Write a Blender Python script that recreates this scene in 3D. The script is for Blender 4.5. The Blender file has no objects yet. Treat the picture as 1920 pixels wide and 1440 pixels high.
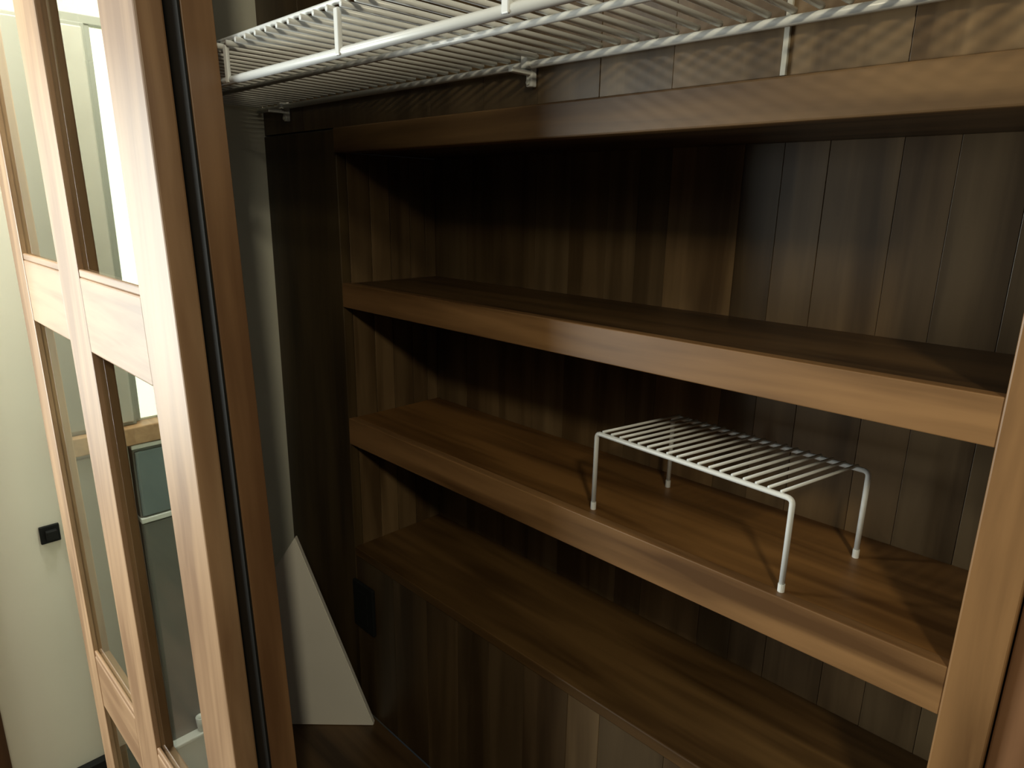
import bpy, bmesh, math, random
from mathutils import Vector, Matrix
random.seed(7)
S = 0.6                  # metres per survey unit (face of the cabinet is y = 0, eye level is z = 0)
FL = -2.75               # floor, in survey units
def W(x, y, z): return Vector((x*S, y*S, (z-FL)*S))
sc = bpy.context.scene
col = sc.collection

# ------------------------------------------------------------------ camera, world, lights, exposure
cam_d = bpy.data.cameras.new('camera'); cam = bpy.data.objects.new('camera', cam_d); col.objects.link(cam)
cam_d.sensor_width = 36.0; cam_d.lens = 1273.0/1920.0*36.0; cam_d.clip_start = 0.02
cr = Vector((0.71047473, 0.70354595, 0.01577166))
cu = Vector((-0.19395907, 0.17422718, 0.9654143))
cb = Vector((0.67646547, -0.68896152, 0.26024313))
M = Matrix((cr, cu, cb)).transposed().to_4x4(); M.translation = W(0, -1, 0)
cam.matrix_world = M
sc.camera = cam

wd = bpy.data.worlds.new('world'); sc.world = wd; wd.use_nodes = True
bg = wd.node_tree.nodes['Background']
bg.inputs['Color'].default_value = (0.80, 0.90, 0.92, 1); bg.inputs['Strength'].default_value = 0.012

def area(name, loc, target, size, sy, power, colour, shape='RECTANGLE', spread=180):
    d = bpy.data.lights.new(name, 'AREA'); d.shape = shape; d.size = size; d.size_y = sy
    d.energy = power; d.color = colour; d.spread = math.radians(spread)
    o = bpy.data.objects.new(name, d); col.objects.link(o); o.location = loc
    o.rotation_euler = (target - loc).to_track_quat('-Z', 'Y').to_euler(); return o
# daylight from the room's windows, behind and left of the viewer
area('window_daylight', W(-4.2, -2.8, -0.45), W(-1.5, -0.4, -0.5), 1.2, 1.3, 72, (0.95, 1.0, 0.95))
# added fill lights, no fixtures: brighten door leaf, pale wall and things behind panes
area('passage_fill', W(-2.65, -1.65, 1.20), W(-2.60, -0.7, -1.2), 0.12, 0.12, 8.0, (1.0, 0.97, 0.86), 'DISK', 170)
area('passage_fill', W(-2.42, -0.22, 1.20), W(-2.60, -0.22, -2.7), 0.12, 0.12, 6.0, (1.0, 0.98, 0.92), 'DISK', 170)
# ceiling lamp, behind and right of the viewer
area('ceiling_lamp', W(1.05, -1.71, 1.1), W(-0.5, 0.1, -0.7), 0.13, 0.13, 6.2, (1.0, 0.88, 0.62), 'DISK', 150)

sc.view_settings.view_transform = 'Standard'; sc.view_settings.look = 'None'
sc.view_settings.gamma = 1.0; sc.view_settings.use_curve_mapping = False
sc.view_settings.exposure = 0.0

# ------------------------------------------------------------------ materials
def new_mat(name):
    m = bpy.data.materials.new(name); m.use_nodes = True
    return m, m.node_tree, m.node_tree.nodes['Principled BSDF']

def wood(name, axis, dark, light, rough=0.42, spec=0.4, fig=1.0):
    m, nt, b = new_mat(name); N = nt.nodes; L = nt.links
    tc = N.new('ShaderNodeTexCoord'); oi = N.new('ShaderNodeObjectInfo')
    off = N.new('ShaderNodeVectorMath'); off.operation = 'SCALE'
    cx = N.new('ShaderNodeCombineXYZ'); L.new(oi.outputs['Random'], cx.inputs[0]); L.new(oi.outputs['Random'], cx.inputs[1]); L.new(oi.outputs['Random'], cx.inputs[2])
    L.new(cx.outputs[0], off.inputs[0]); off.inputs['Scale'].default_value = 7.3
    add = N.new('ShaderNodeVectorMath'); L.new(tc.outputs['Object'], add.inputs[0]); L.new(off.outputs[0], add.inputs[1])
    mp = N.new('ShaderNodeMapping'); L.new(add.outputs[0], mp.inputs['Vector'])
    s = [34.0, 34.0, 34.0]; s[axis] = 2.2; mp.inputs['Scale'].default_value = s
    n1 = N.new('ShaderNodeTexNoise'); L.new(mp.outputs[0], n1.inputs['Vector']); n1.inputs['Scale'].default_value = 1.0
    n1.inputs['Detail'].default_value = 6; n1.inputs['Distortion'].default_value = 0.6
    mp2 = N.new('ShaderNodeMapping'); L.new(add.outputs[0], mp2.inputs['Vector'])
    s2 = [14.0, 14.0, 14.0]; s2[axis] = 2.6; mp2.inputs['Scale'].default_value = s2
    n2 = N.new('ShaderNodeTexNoise'); L.new(mp2.outputs[0], n2.inputs['Vector']); n2.inputs['Scale'].default_value = 1.0; n2.inputs['Detail'].default_value = 3
    mx = N.new('ShaderNodeMath'); mx.operation = 'MULTIPLY_ADD'; mx.inputs[1].default_value = 0.5; L.new(n1.outputs['Fac'], mx.inputs[0])
    h = N.new('ShaderNodeMath'); h.operation = 'MULTIPLY'; h.inputs[1].default_value = 0.5; L.new(n2.outputs['Fac'], h.inputs[0]); L.new(h.outputs[0], mx.inputs[2])
    rp = N.new('ShaderNodeValToRGB'); L.new(mx.outputs[0], rp.inputs[0])
    rp.color_ramp.elements[0].position = 0.39; rp.color_ramp.elements[0].color = (*dark, 1)
    rp.color_ramp.elements[1].position = 0.60; rp.color_ramp.elements[1].color = (*light, 1)
    ml = N.new('ShaderNodeMix'); ml.data_type = 'RGBA'; ml.blend_type = 'MULTIPLY'; ml.inputs[0].default_value = 1.0
    L.new(rp.outputs[0], ml.inputs[6]); L.new(oi.outputs['Color'], ml.inputs[7]); L.new(ml.outputs[2], b.inputs['Base Color'])
    b.inputs['Roughness'].default_value = rough; b.inputs['Specular IOR Level'].default_value = spec
    bp = N.new('ShaderNodeBump'); bp.inputs['Strength'].default_value = 0.08; bp.inputs['Distance'].default_value = 0.002
    L.new(n1.outputs['Fac'], bp.inputs['Height']); L.new(bp.outputs[0], b.inputs['Normal'])
    return m

def plain(name, c, rough=0.5, spec=0.5, metal=0.0, var=0.08, scale=6.0, bump=0.0):
    m, nt, b = new_mat(name); N = nt.nodes; L = nt.links
    tc = N.new('ShaderNodeTexCoord'); n = N.new('ShaderNodeTexNoise'); L.new(tc.outputs['Object'], n.inputs['Vector'])
    n.inputs['Scale'].default_value = scale; n.inputs['Detail'].default_value = 4
    rp = N.new('ShaderNodeValToRGB'); L.new(n.outputs['Fac'], rp.inputs[0])
    rp.color_ramp.elements[0].position = 0.3; rp.color_ramp.elements[1].position = 0.7
    rp.color_ramp.elements[0].color = (*[v*(1-var) for v in c], 1); rp.color_ramp.elements[1].color = (*[min(1, v*(1+var)) for v in c], 1)
    L.new(rp.outputs[0], b.inputs['Base Color'])
    b.inputs['Roughness'].default_value = rough; b.inputs['Specular IOR Level'].default_value = spec; b.inputs['Metallic'].default_value = metal
    if bump:
        bp = N.new('ShaderNodeBump'); bp.inputs['Strength'].default_value = bump; bp.inputs['Distance'].default_value = 0.001
        n3 = N.new('ShaderNodeTexNoise'); n3.inputs['Scale'].default_value = 260; L.new(tc.outputs['Object'], n3.inputs['Vector'])
        L.new(n3.outputs['Fac'], bp.inputs['Height']); L.new(bp.outputs[0], b.inputs['Normal'])
    return m

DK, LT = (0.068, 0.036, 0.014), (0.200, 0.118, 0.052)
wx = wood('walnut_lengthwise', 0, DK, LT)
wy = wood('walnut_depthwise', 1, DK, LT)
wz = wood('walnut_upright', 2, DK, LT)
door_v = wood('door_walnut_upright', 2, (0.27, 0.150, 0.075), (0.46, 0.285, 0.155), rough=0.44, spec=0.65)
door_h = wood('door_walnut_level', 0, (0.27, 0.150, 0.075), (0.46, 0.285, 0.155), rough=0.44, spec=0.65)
board_w = wood('printed_plank_board', 2, (0.068, 0.041, 0.018), (0.155, 0.101, 0.049), rough=0.36, spec=0.5)
m_wire = plain('white_coated_wire', (0.74, 0.76, 0.74), 0.3, 0.5, var=0.03)
m_pale = plain('pale_wall_paint', (0.76, 0.75, 0.63), 0.55, 0.4, var=0.04, scale=2.5, bump=0.05)
m_strip = plain('pale_wall_paper', (0.78, 0.78, 0.67), 0.6, 0.35, var=0.05, scale=5, bump=0.1)
m_board = plain('white_melamine', (0.84, 0.82, 0.75), 0.45, 0.4, var=0.03)
m_black = plain('black_plastic', (0.010, 0.011, 0.010), 0.6, 0.2)
m_white = plain('white_enamel', (0.80, 0.82, 0.76), 0.25, 0.5, var=0.03)
m_blue = plain('blue_grey_glass', (0.16, 0.21, 0.21), 0.15, 0.5, var=0.15)
m_dgrey = plain('dark_grey_enamel', (0.15, 0.155, 0.135), 0.3, 0.5, var=0.1)
m_greycab = plain('grey_cabinet_paint', (0.33, 0.33, 0.28), 0.4, 0.5, var=0.05)
m_palecab = plain('pale_cabinet_paint', (0.50, 0.48, 0.41), 0.4, 0.5, var=0.05)
m_floor = wood('floor_boards', 0, (0.06, 0.035, 0.02), (0.14, 0.085, 0.05), rough=0.5)
m_ceil = plain('ceiling_paint', (0.75, 0.74, 0.70), 0.7, 0.3, var=0.02)

def glass_mat():
    m = bpy.data.materials.new('clear_glass'); m.use_nodes = True; nt = m.node_tree; N = nt.nodes; L = nt.links
    N.remove(N['Principled BSDF']); out = N['Material Output']
    t = N.new('ShaderNodeBsdfTransparent'); t.inputs[0].default_value = (0.93, 0.96, 0.94, 1)
    g = N.new('ShaderNodeBsdfGlossy'); g.inputs['Roughness'].default_value = 0.03
    fr = N.new('ShaderNodeFresnel'); fr.inputs['IOR'].default_value = 1.45
    nz = N.new('ShaderNodeTexNoise'); nz.inputs['Scale'].default_value = 2.0; bp = N.new('ShaderNodeBump'); bp.inputs['Strength'].default_value = 0.02
    tc = N.new('ShaderNodeTexCoord'); L.new(tc.outputs['Object'], nz.inputs['Vector']); L.new(nz.outputs['Fac'], bp.inputs['Height']); L.new(bp.outputs[0], g.inputs['Normal'])
    mx = N.new('ShaderNodeMixShader'); ge = N.new('ShaderNodeNewGeometry'); inv = N.new('ShaderNodeMath'); inv.operation = 'SUBTRACT'; inv.inputs[0].default_value = 1.0; L.new(ge.outputs['Backfacing'], inv.inputs[1])
    mu = N.new('ShaderNodeMath'); mu.operation = 'MULTIPLY'; L.new(fr.outputs[0], mu.inputs[0]); L.new(inv.outputs[0], mu.inputs[1])
    L.new(mu.outputs[0], mx.inputs[0]); L.new(t.outputs[0], mx.inputs[1]); L.new(g.outputs[0], mx.inputs[2])
    L.new(mx.outputs[0], out.inputs['Surface']); return m
m_glass = glass_mat()
def lit_pane():
    m, nt, b = new_mat('daylit_pane'); N = nt.nodes; L = nt.links
    tc = N.new('ShaderNodeTexCoord'); n = N.new('ShaderNodeTexNoise'); n.inputs['Scale'].default_value = 3; L.new(tc.outputs['Object'], n.inputs['Vector'])
    rp = N.new('ShaderNodeValToRGB'); L.new(n.outputs['Fac'], rp.inputs[0]); rp.color_ramp.elements[0].color = (0.93, 1.0, 0.72, 1); rp.color_ramp.elements[1].color = (1.0, 1.0, 0.90, 1)
    L.new(rp.outputs[0], b.inputs['Emission Color']); b.inputs['Emission Strength'].default_value = 1.25; b.inputs['Base Color'].default_value = (0.8, 0.8, 0.75, 1); return m
m_lit = lit_pane()

# ------------------------------------------------------------------ object helpers
def empty(name, loc, label, cat, group=None):
    o = bpy.data.objects.new(name, None); o.empty_display_size = 0.05; col.objects.link(o); o.location = loc
    o['label'] = label; o['category'] = cat
    if group: o['group'] = group
    return o
def wloc(p):
    v = Vector((0, 0, 0))
    while p: v = v + p.location; p = p.parent
    return v
def link(name, bm, mat, parent=None, at=None, tint=None, kind=None, label=None, cat=None, smooth=False):
    """bm is in world metres; the object's origin goes to `at`."""
    at = Vector(at) if at is not None else (wloc(parent) if parent else Vector((0, 0, 0)))
    bmesh.ops.translate(bm, verts=bm.verts, vec=-at)
    me = bpy.data.meshes.new(name); bm.to_mesh(me); bm.free()
    if smooth:
        for p in me.polygons: p.use_smooth = True
    me.materials.append(mat)
    o = bpy.data.objects.new(name, me); col.objects.link(o)
    o.location = at - (wloc(parent) if parent else Vector((0, 0, 0)))
    if parent: o.parent = parent
    if tint: o.color = (*tint, 1)
    if kind: o['kind'] = kind
    if label: o['label'] = label
    if cat: o['category'] = cat
    return o
def box_bm(x0, x1, y0, y1, z0, z1, bev=0.0, shear=0.0, zref=0.0, bm=None):
    own = bm is None
    b = bmesh.new()
    bmesh.ops.create_cube(b, size=1.0)
    for v in b.verts:
        x = x0 + (v.co.x+0.5)*(x1-x0); y = y0 + (v.co.y+0.5)*(y1-y0); z = z0 + (v.co.z+0.5)*(z1-z0)
        v.co = W(x - shear*(z-zref), y, z)
    if bev: bmesh.ops.bevel(b, geom=list(b.edges), offset=bev, segments=2, affect='EDGES', profile=0.5)
    if own: return b
    me = bpy.data.meshes.new('t'); b.to_mesh(me); b.free(); bm.from_mesh(me); bpy.data.meshes.remove(me)
    return bm
def box(name, x0, x1, y0, y1, z0, z1, mat, parent=None, bev=0.0015, **k):
    sh = k.pop('shear', 0.0); zr = k.pop('zref', 0.0)
    if parent is None and 'at' not in k: k['at'] = W((x0+x1)/2, (y0+y1)/2, z0)
    return link(name, box_bm(x0, x1, y0, y1, z0, z1, bev, sh, zr), mat, parent, **k)
def tube_bm(pts, r, n=10, bm=None):
    """round rod through world points, mitred at the bends"""
    bm = bm or bmesh.new(); pts = [Vector(p) for p in pts]; rings = []
    up = None
    for i, p in enumerate(pts):
        a = (pts[i]-pts[i-1]).normalized() if i else None
        c = (pts[i+1]-pts[i]).normalized() if i < len(pts)-1 else None
        t = ((a or c) + (c or a)).normalized()
        if up is None:
            up = t.orthogonal().normalized()
        up = (up - t*up.dot(t)).normalized(); sd = t.cross(up)
        k = 1.0
        if a and c: k = 1.0/max(0.5, math.sqrt((1+a.dot(c))/2))
        rings.append([bm.verts.new(p + (up*math.cos(2*math.pi*j/n) + sd*math.sin(2*math.pi*j/n))*r) for j in range(n)])
    for q, s in zip(rings, rings[1:]):
        for j in range(n): bm.faces.new((q[j], q[(j+1) % n], s[(j+1) % n], s[j]))
    bm.faces.new(list(reversed(rings[0]))); bm.faces.new(rings[-1])
    bmesh.ops.recalc_face_normals(bm, faces=bm.faces)
    return bm
def fillet(pts, r, k=4):
    """replace inner corners of a polyline by short arcs"""
    pts = [Vector(p) for p in pts]; out = [pts[0]]
    for i in range(1, len(pts)-1):
        p = pts[i]; a = (pts[i-1]-p).normalized(); c = (pts[i+1]-p).normalized()
        A, B = p+a*r, p+c*r
        for j in range(k+1):
            t = j/k; out.append(A*(1-t)**2 + p*2*t*(1-t) + B*t*t)
    out.append(pts[-1]); return out
def dup(o, parent, loc, tint=None):
    c = o.copy(); col.objects.link(c); c.parent = parent; c.location = loc
    if tint: c.color = (*tint, 1)
    return c
def planks(parent, edges, y0, y1, z0, z1, mat, tints=None, gap=0.0007, lo=0.75, hi=1.15):
    for i, (a, b) in enumerate(zip(edges, edges[1:])):
        t = tints[i]
        w = random.uniform(0.96, 1.04)
        pr = random.uniform(0, 0.0012)
        box('plank', a+gap/2, b-gap/2, y0-pr, y1, z0, z1, mat, parent, bev=0.0004, tint=(t*w, t, t/w))

# ------------------------------------------------------------------ setting: room shell
box('floor', -8.0, 2.6, -6.0, 0.5, FL-0.06, FL, m_floor, kind='structure', bev=0, tint=(1, 1, 1))
box('ceiling', -8.0, 2.6, -6.0, 0.5, 1.25, 1.31, m_ceil, kind='structure', bev=0)

# wall behind and above the cabinet (upright boards over a backing)
wb = box('wall_back', -2.034, 1.6, 0.0165, 0.06, 0.176, 1.25, wz, kind='structure', bev=0, tint=(0.8, 0.8, 0.8))
planks(wb, [-2.034, -1.80, -1.60, -1.42, -1.25, -1.08, -0.93, -0.785, -0.64, -0.459, -0.30, -0.15, 0.0, 0.18, 0.36], 0.004, 0.0165, 0.176, 1.25, board_w,
       tints=[0.85, 0.9, 0.8, 0.95, 0.9, 0.85, 1.0, 1.1, 0.95, 1.1, 1.35, 1.2, 1.3, 1.2])
box('seam_strip', -0.463, -0.455, -0.002, 0.004, 0.176, 1.25, m_palecab, wb, bev=0.0005)
# pale return wall on the left, in front of the cabinet face
box('wall_left', -2.074, -2.034, -0.33, 0.36, FL, 1.25, m_strip, kind='structure')
# panel right of the cabinet
wr = box('wall_right', -0.068, 1.6, 0.010, 0.05, FL, 0.115, wz, kind='structure', tint=(1.7, 1.5, 1.7))
# raised closet base in front of the lower panel
box('closet_base', -1.99, -0.068, -0.325, 0.0, FL, -1.60, wx, kind='structure', tint=(0.55, 0.55, 0.55))
# far wall past the glazed door and its skirting
box('wall_far', -3.10, -3.02, -0.88, 0.06, FL, 1.25, m_pale, kind='structure', bev=0)
box('wall_side', -3.10, -2.074, 0.02, 0.06, FL, 1.25, m_strip, kind='structure', bev=0)
box('baseboard_far', -3.02, -2.98, -0.80, -0.466, FL, -2.41, m_black, kind='structure')
box('trim_2', -3.02, -2.99, -0.88, -0.80, FL, 1.25, wz, kind='structure', tint=(0.45, 0.4, 0.4))

# ------------------------------------------------------------------ pantry cabinet
cab = empty('pantry_cabinet', W(-0.85, 0.17, -1.60), 'walnut built-in pantry cabinet with open shelves and plank back, below the long wire shelf', 'cabinet')
CB = 0.33
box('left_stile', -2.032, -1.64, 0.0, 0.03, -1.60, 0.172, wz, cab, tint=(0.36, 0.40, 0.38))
box('right_stile', -0.130, -0.070, -0.004, 0.03, -1.60, 0.112, wz, cab, tint=(1.3, 1.18, 1.08))
box('top_rail', -1.64, 0.50, -0.006, 0.03, 0.113, 0.175, wx, cab, bev=0.002, tint=(1.1, 1.06, 0.98))
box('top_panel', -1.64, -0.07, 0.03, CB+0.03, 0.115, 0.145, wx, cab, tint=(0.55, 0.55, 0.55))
sp = box('side_panel', -1.675, -1.645, 0.03, CB+0.03, -1.05, 0.115, wz, cab, tint=(0.8, 0.8, 0.8))
# boards of the left side: they run along the depth, so build them turned
for i, (a, b) in enumerate(zip([0.03, 0.10, 0.165, 0.235, 0.29], [0.10, 0.165, 0.235, 0.29, 0.33])):
    t = [1.1, 1.2, 0.95, 1.0, 0.9][i]
    box('plank', -1.645, -1.640, a+0.001, b-0.001, -1.03, 0.115, board_w, sp, bev=0.0006, tint=(t, t, t))
box('side_panel', -0.10, -0.070, 0.03, CB+0.03, -1.05, 0.115, wz, cab, tint=(0.8, 0.8, 0.8))
bp_ = box('back_panel', -1.64, -0.10, CB+0.0125, CB+0.03, -1.05, 0.115, wz, cab, bev=0, tint=(0.9, 0.9, 0.9))
planks(bp_, [-1.64, -1.50, -1.36, -1.23, -1.115, -1.0, -0.915, -0.835, -0.67, -0.59, -0.506, -0.384, -0.30, -0.20, -0.10], CB, CB+0.0125, -1.03, 0.115, board_w,
       tints=[1.0, 1.0, 1.0, 1.3, 1.15, 1.35, 1.05, 1.8, 1.0, 1.15, 1.0, 0.95, 0.95, 0.95])
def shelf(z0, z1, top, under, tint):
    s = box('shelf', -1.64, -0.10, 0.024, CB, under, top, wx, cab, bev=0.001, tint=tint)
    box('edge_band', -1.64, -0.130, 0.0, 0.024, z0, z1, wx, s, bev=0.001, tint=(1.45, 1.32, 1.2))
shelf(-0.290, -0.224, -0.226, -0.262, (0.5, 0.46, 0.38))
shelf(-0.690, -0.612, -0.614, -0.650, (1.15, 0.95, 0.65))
box('bottom_panel', -1.64, -0.10, 0.0, CB, -1.05, -1.022, wx, cab, bev=0.0015, tint=(0.7, 0.65, 0.5))
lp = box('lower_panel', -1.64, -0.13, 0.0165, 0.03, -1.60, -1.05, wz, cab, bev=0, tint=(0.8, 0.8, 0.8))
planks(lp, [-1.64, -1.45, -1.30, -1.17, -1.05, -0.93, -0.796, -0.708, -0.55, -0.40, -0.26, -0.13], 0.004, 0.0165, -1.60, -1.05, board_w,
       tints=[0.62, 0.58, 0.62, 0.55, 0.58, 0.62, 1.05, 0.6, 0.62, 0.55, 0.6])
# hole left for the front shelf pin: small socket on the stile
so = empty('wall_socket', W(-1.592, -0.012, -1.208), 'small black socket plate on the dark left stile, below the lowest compartment', 'socket')
box('cover_plate', -1.645, -1.540, -0.012, 0.0, -1.285, -1.128, m_black, so, bev=0.002)
for dz in (-1.175, -1.238): box('outlet', -1.618, -1.567, -0.0145, -0.011, dz-0.022, dz+0.022, m_black, so, bev=0.0008)

# ------------------------------------------------------------------ long ventilated wire shelf under the ceiling
ws = empty('wire_shelf', W(-1.0, 0.0, 0.25), 'long white ventilated wire shelf with hanging front rod, fixed high above the cabinet', 'shelf')
X0, X1, DZ, YF, YB = -2.030, 0.10, 0.255, -0.430, -0.008
def rod(name, x0, x1, y, z, r, parent): return link(name, tube_bm([W(x0, y, z), W(x1, y, z)], r), m_wire, parent, smooth=True)
rod('back_rod', X0, X1, YB-0.004, DZ-0.0125, 0.0042, ws)
rod('middle_rod', X0, X1, -0.225, DZ-0.0105, 0.0032, ws)
rod('front_rod', -1.82, X1, YF, DZ+0.0085, 0.0024, ws)
rod('hanging_rod', -1.82, X1, YF-0.002, 0.197, 0.0042, ws)
p0 = X0 + 0.012
stp = 0.0365; short = full = None; n = 0
while p0 + n*stp < X1-0.01:
    x = p0 + n*stp; n += 1
    src = short if x < -1.80 else full
    if src is None:
        src = link('deck_wire', tube_bm([W(x, YB, DZ), W(x, -0.30 if x < -1.80 else YF-0.010, DZ)], 0.0029, 8), m_wire, ws, at=W(x, 0, DZ), smooth=True)
        if x < -1.80: short = src
        else: full = src
    else: dup(src, ws, W(x, 0, DZ) - ws.location)
t0 = None
for tx in (-1.262, -0.902, -0.57, -0.24):
    bm = bmesh.new(); box_bm(tx-0.006, tx+0.006, YF-0.010, YF-0.003, 0.192, DZ-0.002, 0.0012, bm=bm); link('hanger_tie', bm, m_wire, ws)
for cx_ in (-1.878, -0.940, -0.02):
    bm = bmesh.new()
    box_bm(cx_-0.009, cx_+0.009, -0.026, 0.002, DZ-0.020, DZ+0.014, 0.002, bm=bm)
    box_bm(cx_-0.0075, cx_+0.0075, -0.012, 0.003, DZ-0.050, DZ-0.016, 0.0018, bm=bm)
    box_bm(cx_-0.006, cx_+0.006, -0.060, -0.008, DZ-0.030, DZ-0.022, 0.0012, bm=bm)
    c = link('wall_clip', bm, m_wire, ws)
    link('screw_head', tube_bm([W(cx_, -0.0115, DZ-0.042), W(cx_, -0.0150, DZ-0.042)], 0.0026, 12), m_white, c)

# ------------------------------------------------------------------ small wire rack standing on the lower shelf
FR, FLt = Vector((-0.375, 0.020)), Vector((-0.783, 0.044)); BR = Vector((-0.330, 0.232)); BL = BR + (FLt-FR)
ZS, HT = -0.614, 0.166
rk = empty('wire_rack', W(-0.56, 0.13, ZS), 'small white wire rack on four legs, standing on the lower shelf', 'rack')
rr = 0.0029
def P(v, z): return W(v.x, v.y, z)
zt = ZS+HT
for nm, a, b in (('front_frame', FR, FLt), ('back_frame', BR, BL)):
    link(nm, tube_bm(fillet([P(a, ZS+0.014), P(a, zt), P(b, zt), P(b, ZS+0.014)], 0.006, 5), rr, 10), m_wire, rk, smooth=True)
for v in (FR, FLt, BR, BL):
    link('rubber_foot', tube_bm([P(v, ZS), P(v, ZS+0.016)], 0.0034, 12), m_wire, rk, smooth=False)
first = None
for i in range(18):
    t = (i+0.9)/18.6
    a = FR.lerp(FLt, t); b = BR.lerp(BL, t)
    if first is None:
        first = link('deck_wire', tube_bm([P(a, zt+0.0062), P(b, zt+0.0062)], 0.0017, 8), m_wire, rk, at=P(a, zt), smooth=True)
    else: dup(first, rk, P(a, zt) - rk.location)
# ------------------------------------------------------------------ post and glazed sliding door on the left
SH, ZR = 0.056, -0.20
tr1 = box('trim_1', -1.68, -1.2625, -0.495, -0.440, FL, 1.25, door_v, kind='structure', shear=SH, zref=ZR, bev=0.0006, tint=(0.56, 0.50, 0.42))
box('light_block_flange', -1.86, -1.66, -0.4405, -0.4365, FL, 1.25, wz, kind='structure', shear=SH, zref=ZR, bev=0, tint=(0.5, 0.5, 0.5))  # unseen flange behind the post, added to stop window light leaking in
box('gap_shade_strip', -1.45, -1.266, -0.4995, -0.495, FL+0.01, 1.15, m_black, tr1, shear=SH, zref=ZR, bev=0.0004)  # black strip put in for the shade between door leaf and post
# unseen slanting board, added to block window light between post and return wall
bm = bmesh.new()
a, b = (-1.858, -0.4380), (-2.040, -0.332)
q = [(a[0], a[1]), (b[0], b[1]), (b[0]+0.012, b[1]+0.012), (a[0]+0.012, a[1]+0.002)]
lo = [bm.verts.new(W(x + (0.15 if i in (0, 3) else 0.0), y, FL)) for i, (x, y) in enumerate(q)]; hi = [bm.verts.new(W(x - (SH*1.45 if i in (0, 3) else 0), y, 1.25)) for i, (x, y) in enumerate(q)]
bm.faces.new(lo); bm.faces.new(list(reversed(hi)))
for i in range(4): j = (i+1) % 4; bm.faces.new((lo[j], lo[i], hi[i], hi[j]))
bmesh.ops.recalc_face_normals(bm, faces=bm.faces)
link('light_block_board', bm, wz, at=W(-1.95, -0.38, FL), kind='structure', tint=(0.5, 0.5, 0.5))
dr = bpy.data.objects.new('door_1', None); col.objects.link(dr); dr.location = W(-2.0, -0.525, FL); dr['kind'] = 'structure'
YD0, YD1 = -0.550, -0.501
DT, DB = 1.15, -2.70
xs = dict(l0=-2.718, l1=-2.578, m0=-2.154, m1=-1.957, r0=-1.509, r1=-1.322)
def dpart(name, x0, x1, z0, z1, mat, y0=YD0, y1=YD1, bev=0.0025, tint=(1, 1, 1), parent=None):
    return box(name, x0, x1, y0, y1, z0, z1, mat, parent or dr, bev=bev, shear=SH, zref=ZR, tint=tint)
ls = dpart('stile', xs['l0'], xs['l1'], DB, DT, door_v)
dpart('stile', xs['r0'], xs['r1'], DB, DT, door_v)
dpart('mullion', xs['m0'], xs['m1'], DB+0.2, DT-0.2, door_v, y0=YD0+0.001)
rails = [(DT-0.22, DT), (-0.390, -0.200), (-1.790, -1.585), (DB, DB+0.24)]
for z0, z1 in rails:
    for a, b in ((xs['l1'], xs['m0']), (xs['m1'], xs['r0'])):
        dpart('rail', a, b, z0, z1, door_h, y0=YD0+0.0015)
for (zl, zh) in ((-0.200, DT-0.22), (-1.585, -0.390), (DB+0.24, -1.790)):
    for a, b in ((xs['l1'], xs['m0']), (xs['m1'], xs['r0'])):
        g = dpart('pane', a, b, zl, zh, m_glass, y0=-0.536, y1=-0.532, bev=0)
        dpart('glazing_bead', a, b, zl, zl+0.02, door_h, y0=-0.547, y1=-0.537, bev=0.002, parent=dr)
# black edge pull beside the left stile
bm = box_bm(xs['l0']-0.012, xs['l0']+0.001, YD0+0.006, YD1-0.012, -0.86, -0.72, 0.0015, SH, ZR)
link('edge_pull', bm, m_black, dr, label='black edge pull')

# ------------------------------------------------------------------ things standing past the door, seen through its panes
WX = -3.02; k = 0.9375
def yy(y): return -1 + (y+1)*k
hk = empty('wall_latch', W(-3.0, yy(-0.506), -1.305), 'small black square latch on the pale wall left of the glazed door', 'latch')
box('plate', -3.02, -3.008, yy(-0.506)-0.034, yy(-0.506)+0.034, -1.342, -1.268, m_black, hk, bev=0.002)
box('bolt', -3.008, -2.985, yy(-0.506)-0.016, yy(-0.506)+0.022, -1.325, -1.285, m_black, hk, bev=0.002)
# narrow daylit window
wn = bpy.data.objects.new('window_1', None); col.objects.link(wn); wn.location = W(-3.0, yy(-0.06), -0.90); wn['kind'] = 'structure'
box('pane', -3.02, -3.012, yy(-0.105), yy(-0.030), -0.905, 0.585, m_lit, wn, bev=0)
box('window_frame', -3.02, -2.995, yy(-0.125), yy(-0.105), -0.905, 0.605, m_greycab, wn)
box('window_frame', -3.02, -2.995, yy(-0.030), yy(-0.010), -0.905, 0.605, m_greycab, wn)
box('window_frame', -3.02, -2.99, yy(-0.24), yy(-0.010), 0.590, 0.620, m_greycab, wn)
# low white base, fridge, microwave, wooden ledge, cupboards
pl = empty('base_box', W(-2.97, yy(-0.06), FL), 'low white box on the floor under the dark fridge, seen through the glazed door', 'box')
box('body', -3.018, -2.90, yy(-0.170), 0.016, FL, -2.475, m_white, pl, bev=0.003)
box('lid', -3.018, -2.893, yy(-0.178), 0.018, -2.475, -2.455, m_white, pl, bev=0.003)
fr = empty('fridge', W(-2.97, yy(-0.08), -2.455), 'dark grey fridge with white top trim, standing on the low white box', 'fridge')
box('body', -3.018, -2.955, yy(-0.172), 0.012, -2.455, -1.345, m_dgrey, fr, bev=0.002)
box('door', -2.955, -2.940, yy(-0.170), 0.012, -2.47, -1.35, m_dgrey, fr, bev=0.004)
box('trim', -3.018, -2.936, yy(-0.174), 0.014, -1.345, -1.322, m_white, fr, bev=0.002)
mw = empty('microwave', W(-2.97, yy(-0.08), -1.322), 'blue-grey microwave with white top edge, between dark fridge and wooden ledge', 'microwave')
box('body', -3.018, -2.950, yy(-0.172), 0.012, -1.322, -1.012, m_dgrey, mw, bev=0.002)
box('door', -2.950, -2.940, yy(-0.165), 0.012, -1.315, -1.025, m_blue, mw, bev=0.003)
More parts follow.
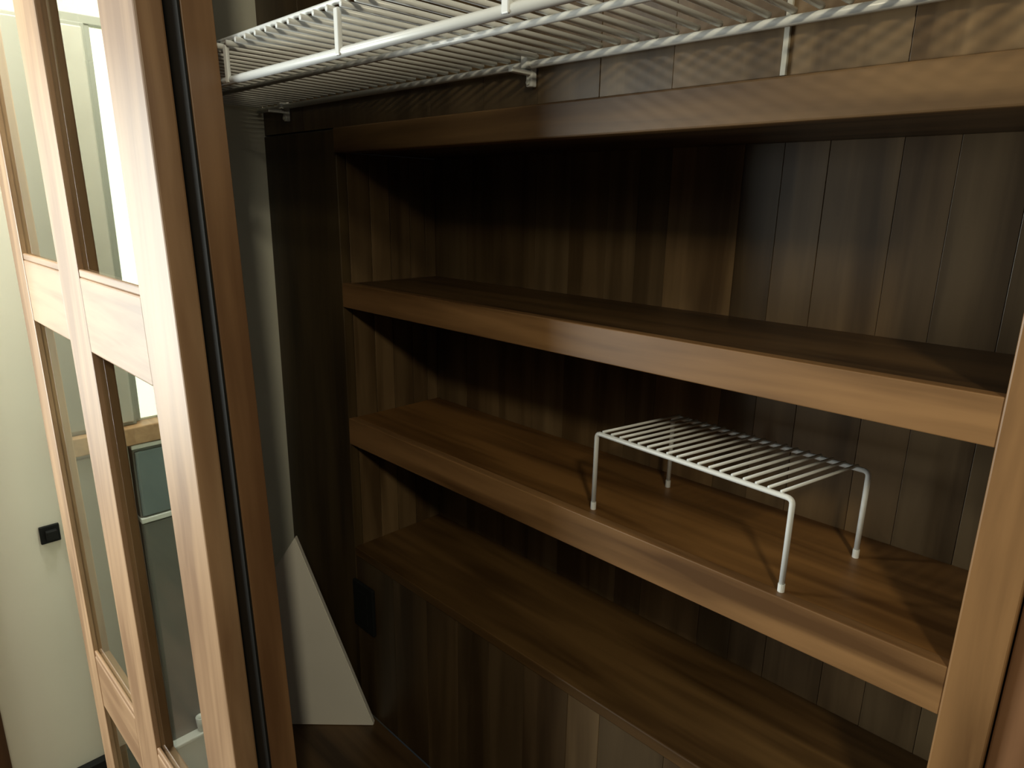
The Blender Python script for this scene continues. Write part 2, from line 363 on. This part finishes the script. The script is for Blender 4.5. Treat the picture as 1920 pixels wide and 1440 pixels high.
box('trim', -3.018, -2.938, yy(-0.176), 0.014, -1.012, -0.994, m_white, mw, bev=0.002)
lg = box('ledge', -3.018, -2.930, yy(-0.42), 0.016, -0.990, -0.915, door_h, bev=0.003, tint=(1.3, 1.3, 1.2),
         label='pale wooden ledge above the microwave, below the narrow bright window', cat='ledge')
cb1 = empty('wall_cupboard', W(-2.98, yy(-0.28), -0.915), 'tall pale cupboard standing on the wooden ledge beside the bright window', 'cupboard')
box('body', -3.018, -2.975, yy(-0.42), yy(-0.128), -0.915, 0.590, m_greycab, cb1, bev=0.002)
box('door', -2.975, -2.962, yy(-0.285), yy(-0.140), -0.90, 0.575, m_palecab, cb1, bev=0.003)
box('door', -2.975, -2.962, yy(-0.415), yy(-0.300), -0.90, 0.575, m_greycab, cb1, bev=0.003)
gc = empty('floor_cupboard', W(-2.98, yy(-0.30), FL), 'tall narrow grey cupboard left of the dark fridge, under the wooden ledge', 'cupboard')
box('body', -3.018, -2.965, yy(-0.42), yy(-0.180), FL, -0.992, m_greycab, gc, bev=0.002)
box('door', -2.965, -2.952, yy(-0.41), yy(-0.190), -2.60, -1.01, m_greycab, gc, bev=0.003)
# round white cup on the box
def lathe(prof, c, n=20):
    bm = bmesh.new(); rings = []
    for r, z in prof: rings.append([bm.verts.new(c + Vector((r*math.cos(2*math.pi*j/n), r*math.sin(2*math.pi*j/n), z))) for j in range(n)])
    for q, s in zip(rings, rings[1:]):
        for j in range(n): bm.faces.new((q[j], q[(j+1) % n], s[(j+1) % n], s[j]))
    bm.faces.new(list(reversed(rings[0]))); bm.faces.new(rings[-1]); bmesh.ops.recalc_face_normals(bm, faces=bm.faces); return bm
cc = W(-2.917, yy(-0.036), -2.455)
link('white_cup', lathe([(0.008, 0), (0.010, 0.002), (0.0125, 0.02), (0.014, 0.045), (0.012, 0.047), (0.0105, 0.03), (0.004, 0.006)], cc), m_white, at=cc, smooth=True,
     label='small white cup on the low white box at the foot of the fridge', cat='cup')

# ------------------------------------------------------------------ white board leaning in the corner behind the post
import mathutils
tip = Vector((-1.545, -0.022, -1.60)); ax = Vector((0.7106, 0.7036, 0)).normalized(); nn = Vector((ax.y, -ax.x, 0))
poly = [(0.0, 0.0), (-0.205, 0.648), (-0.300, 0.500), (-0.345, 0.44), (-0.345, 0.0)]
bm = bmesh.new(); th = 0.022
fr_ = [bm.verts.new(W(*(tip + ax*u + Vector((0, 0, v))))) for u, v in poly]
bk_ = [bm.verts.new(W(*(tip + ax*u + Vector((0, 0, v)) - nn*th))) for u, v in poly]
bm.faces.new(fr_); bm.faces.new(list(reversed(bk_)))
for i in range(len(poly)): j = (i+1) % len(poly); bm.faces.new((fr_[j], fr_[i], bk_[i], bk_[j]))
bmesh.ops.recalc_face_normals(bm, faces=bm.faces)
bmesh.ops.bevel(bm, geom=list(bm.edges), offset=0.0015, segments=2, affect='EDGES')
link('corner_board', bm, m_board, at=W(*tip), label='white board with slanting edge standing in the closet corner behind the wooden post', cat='board')
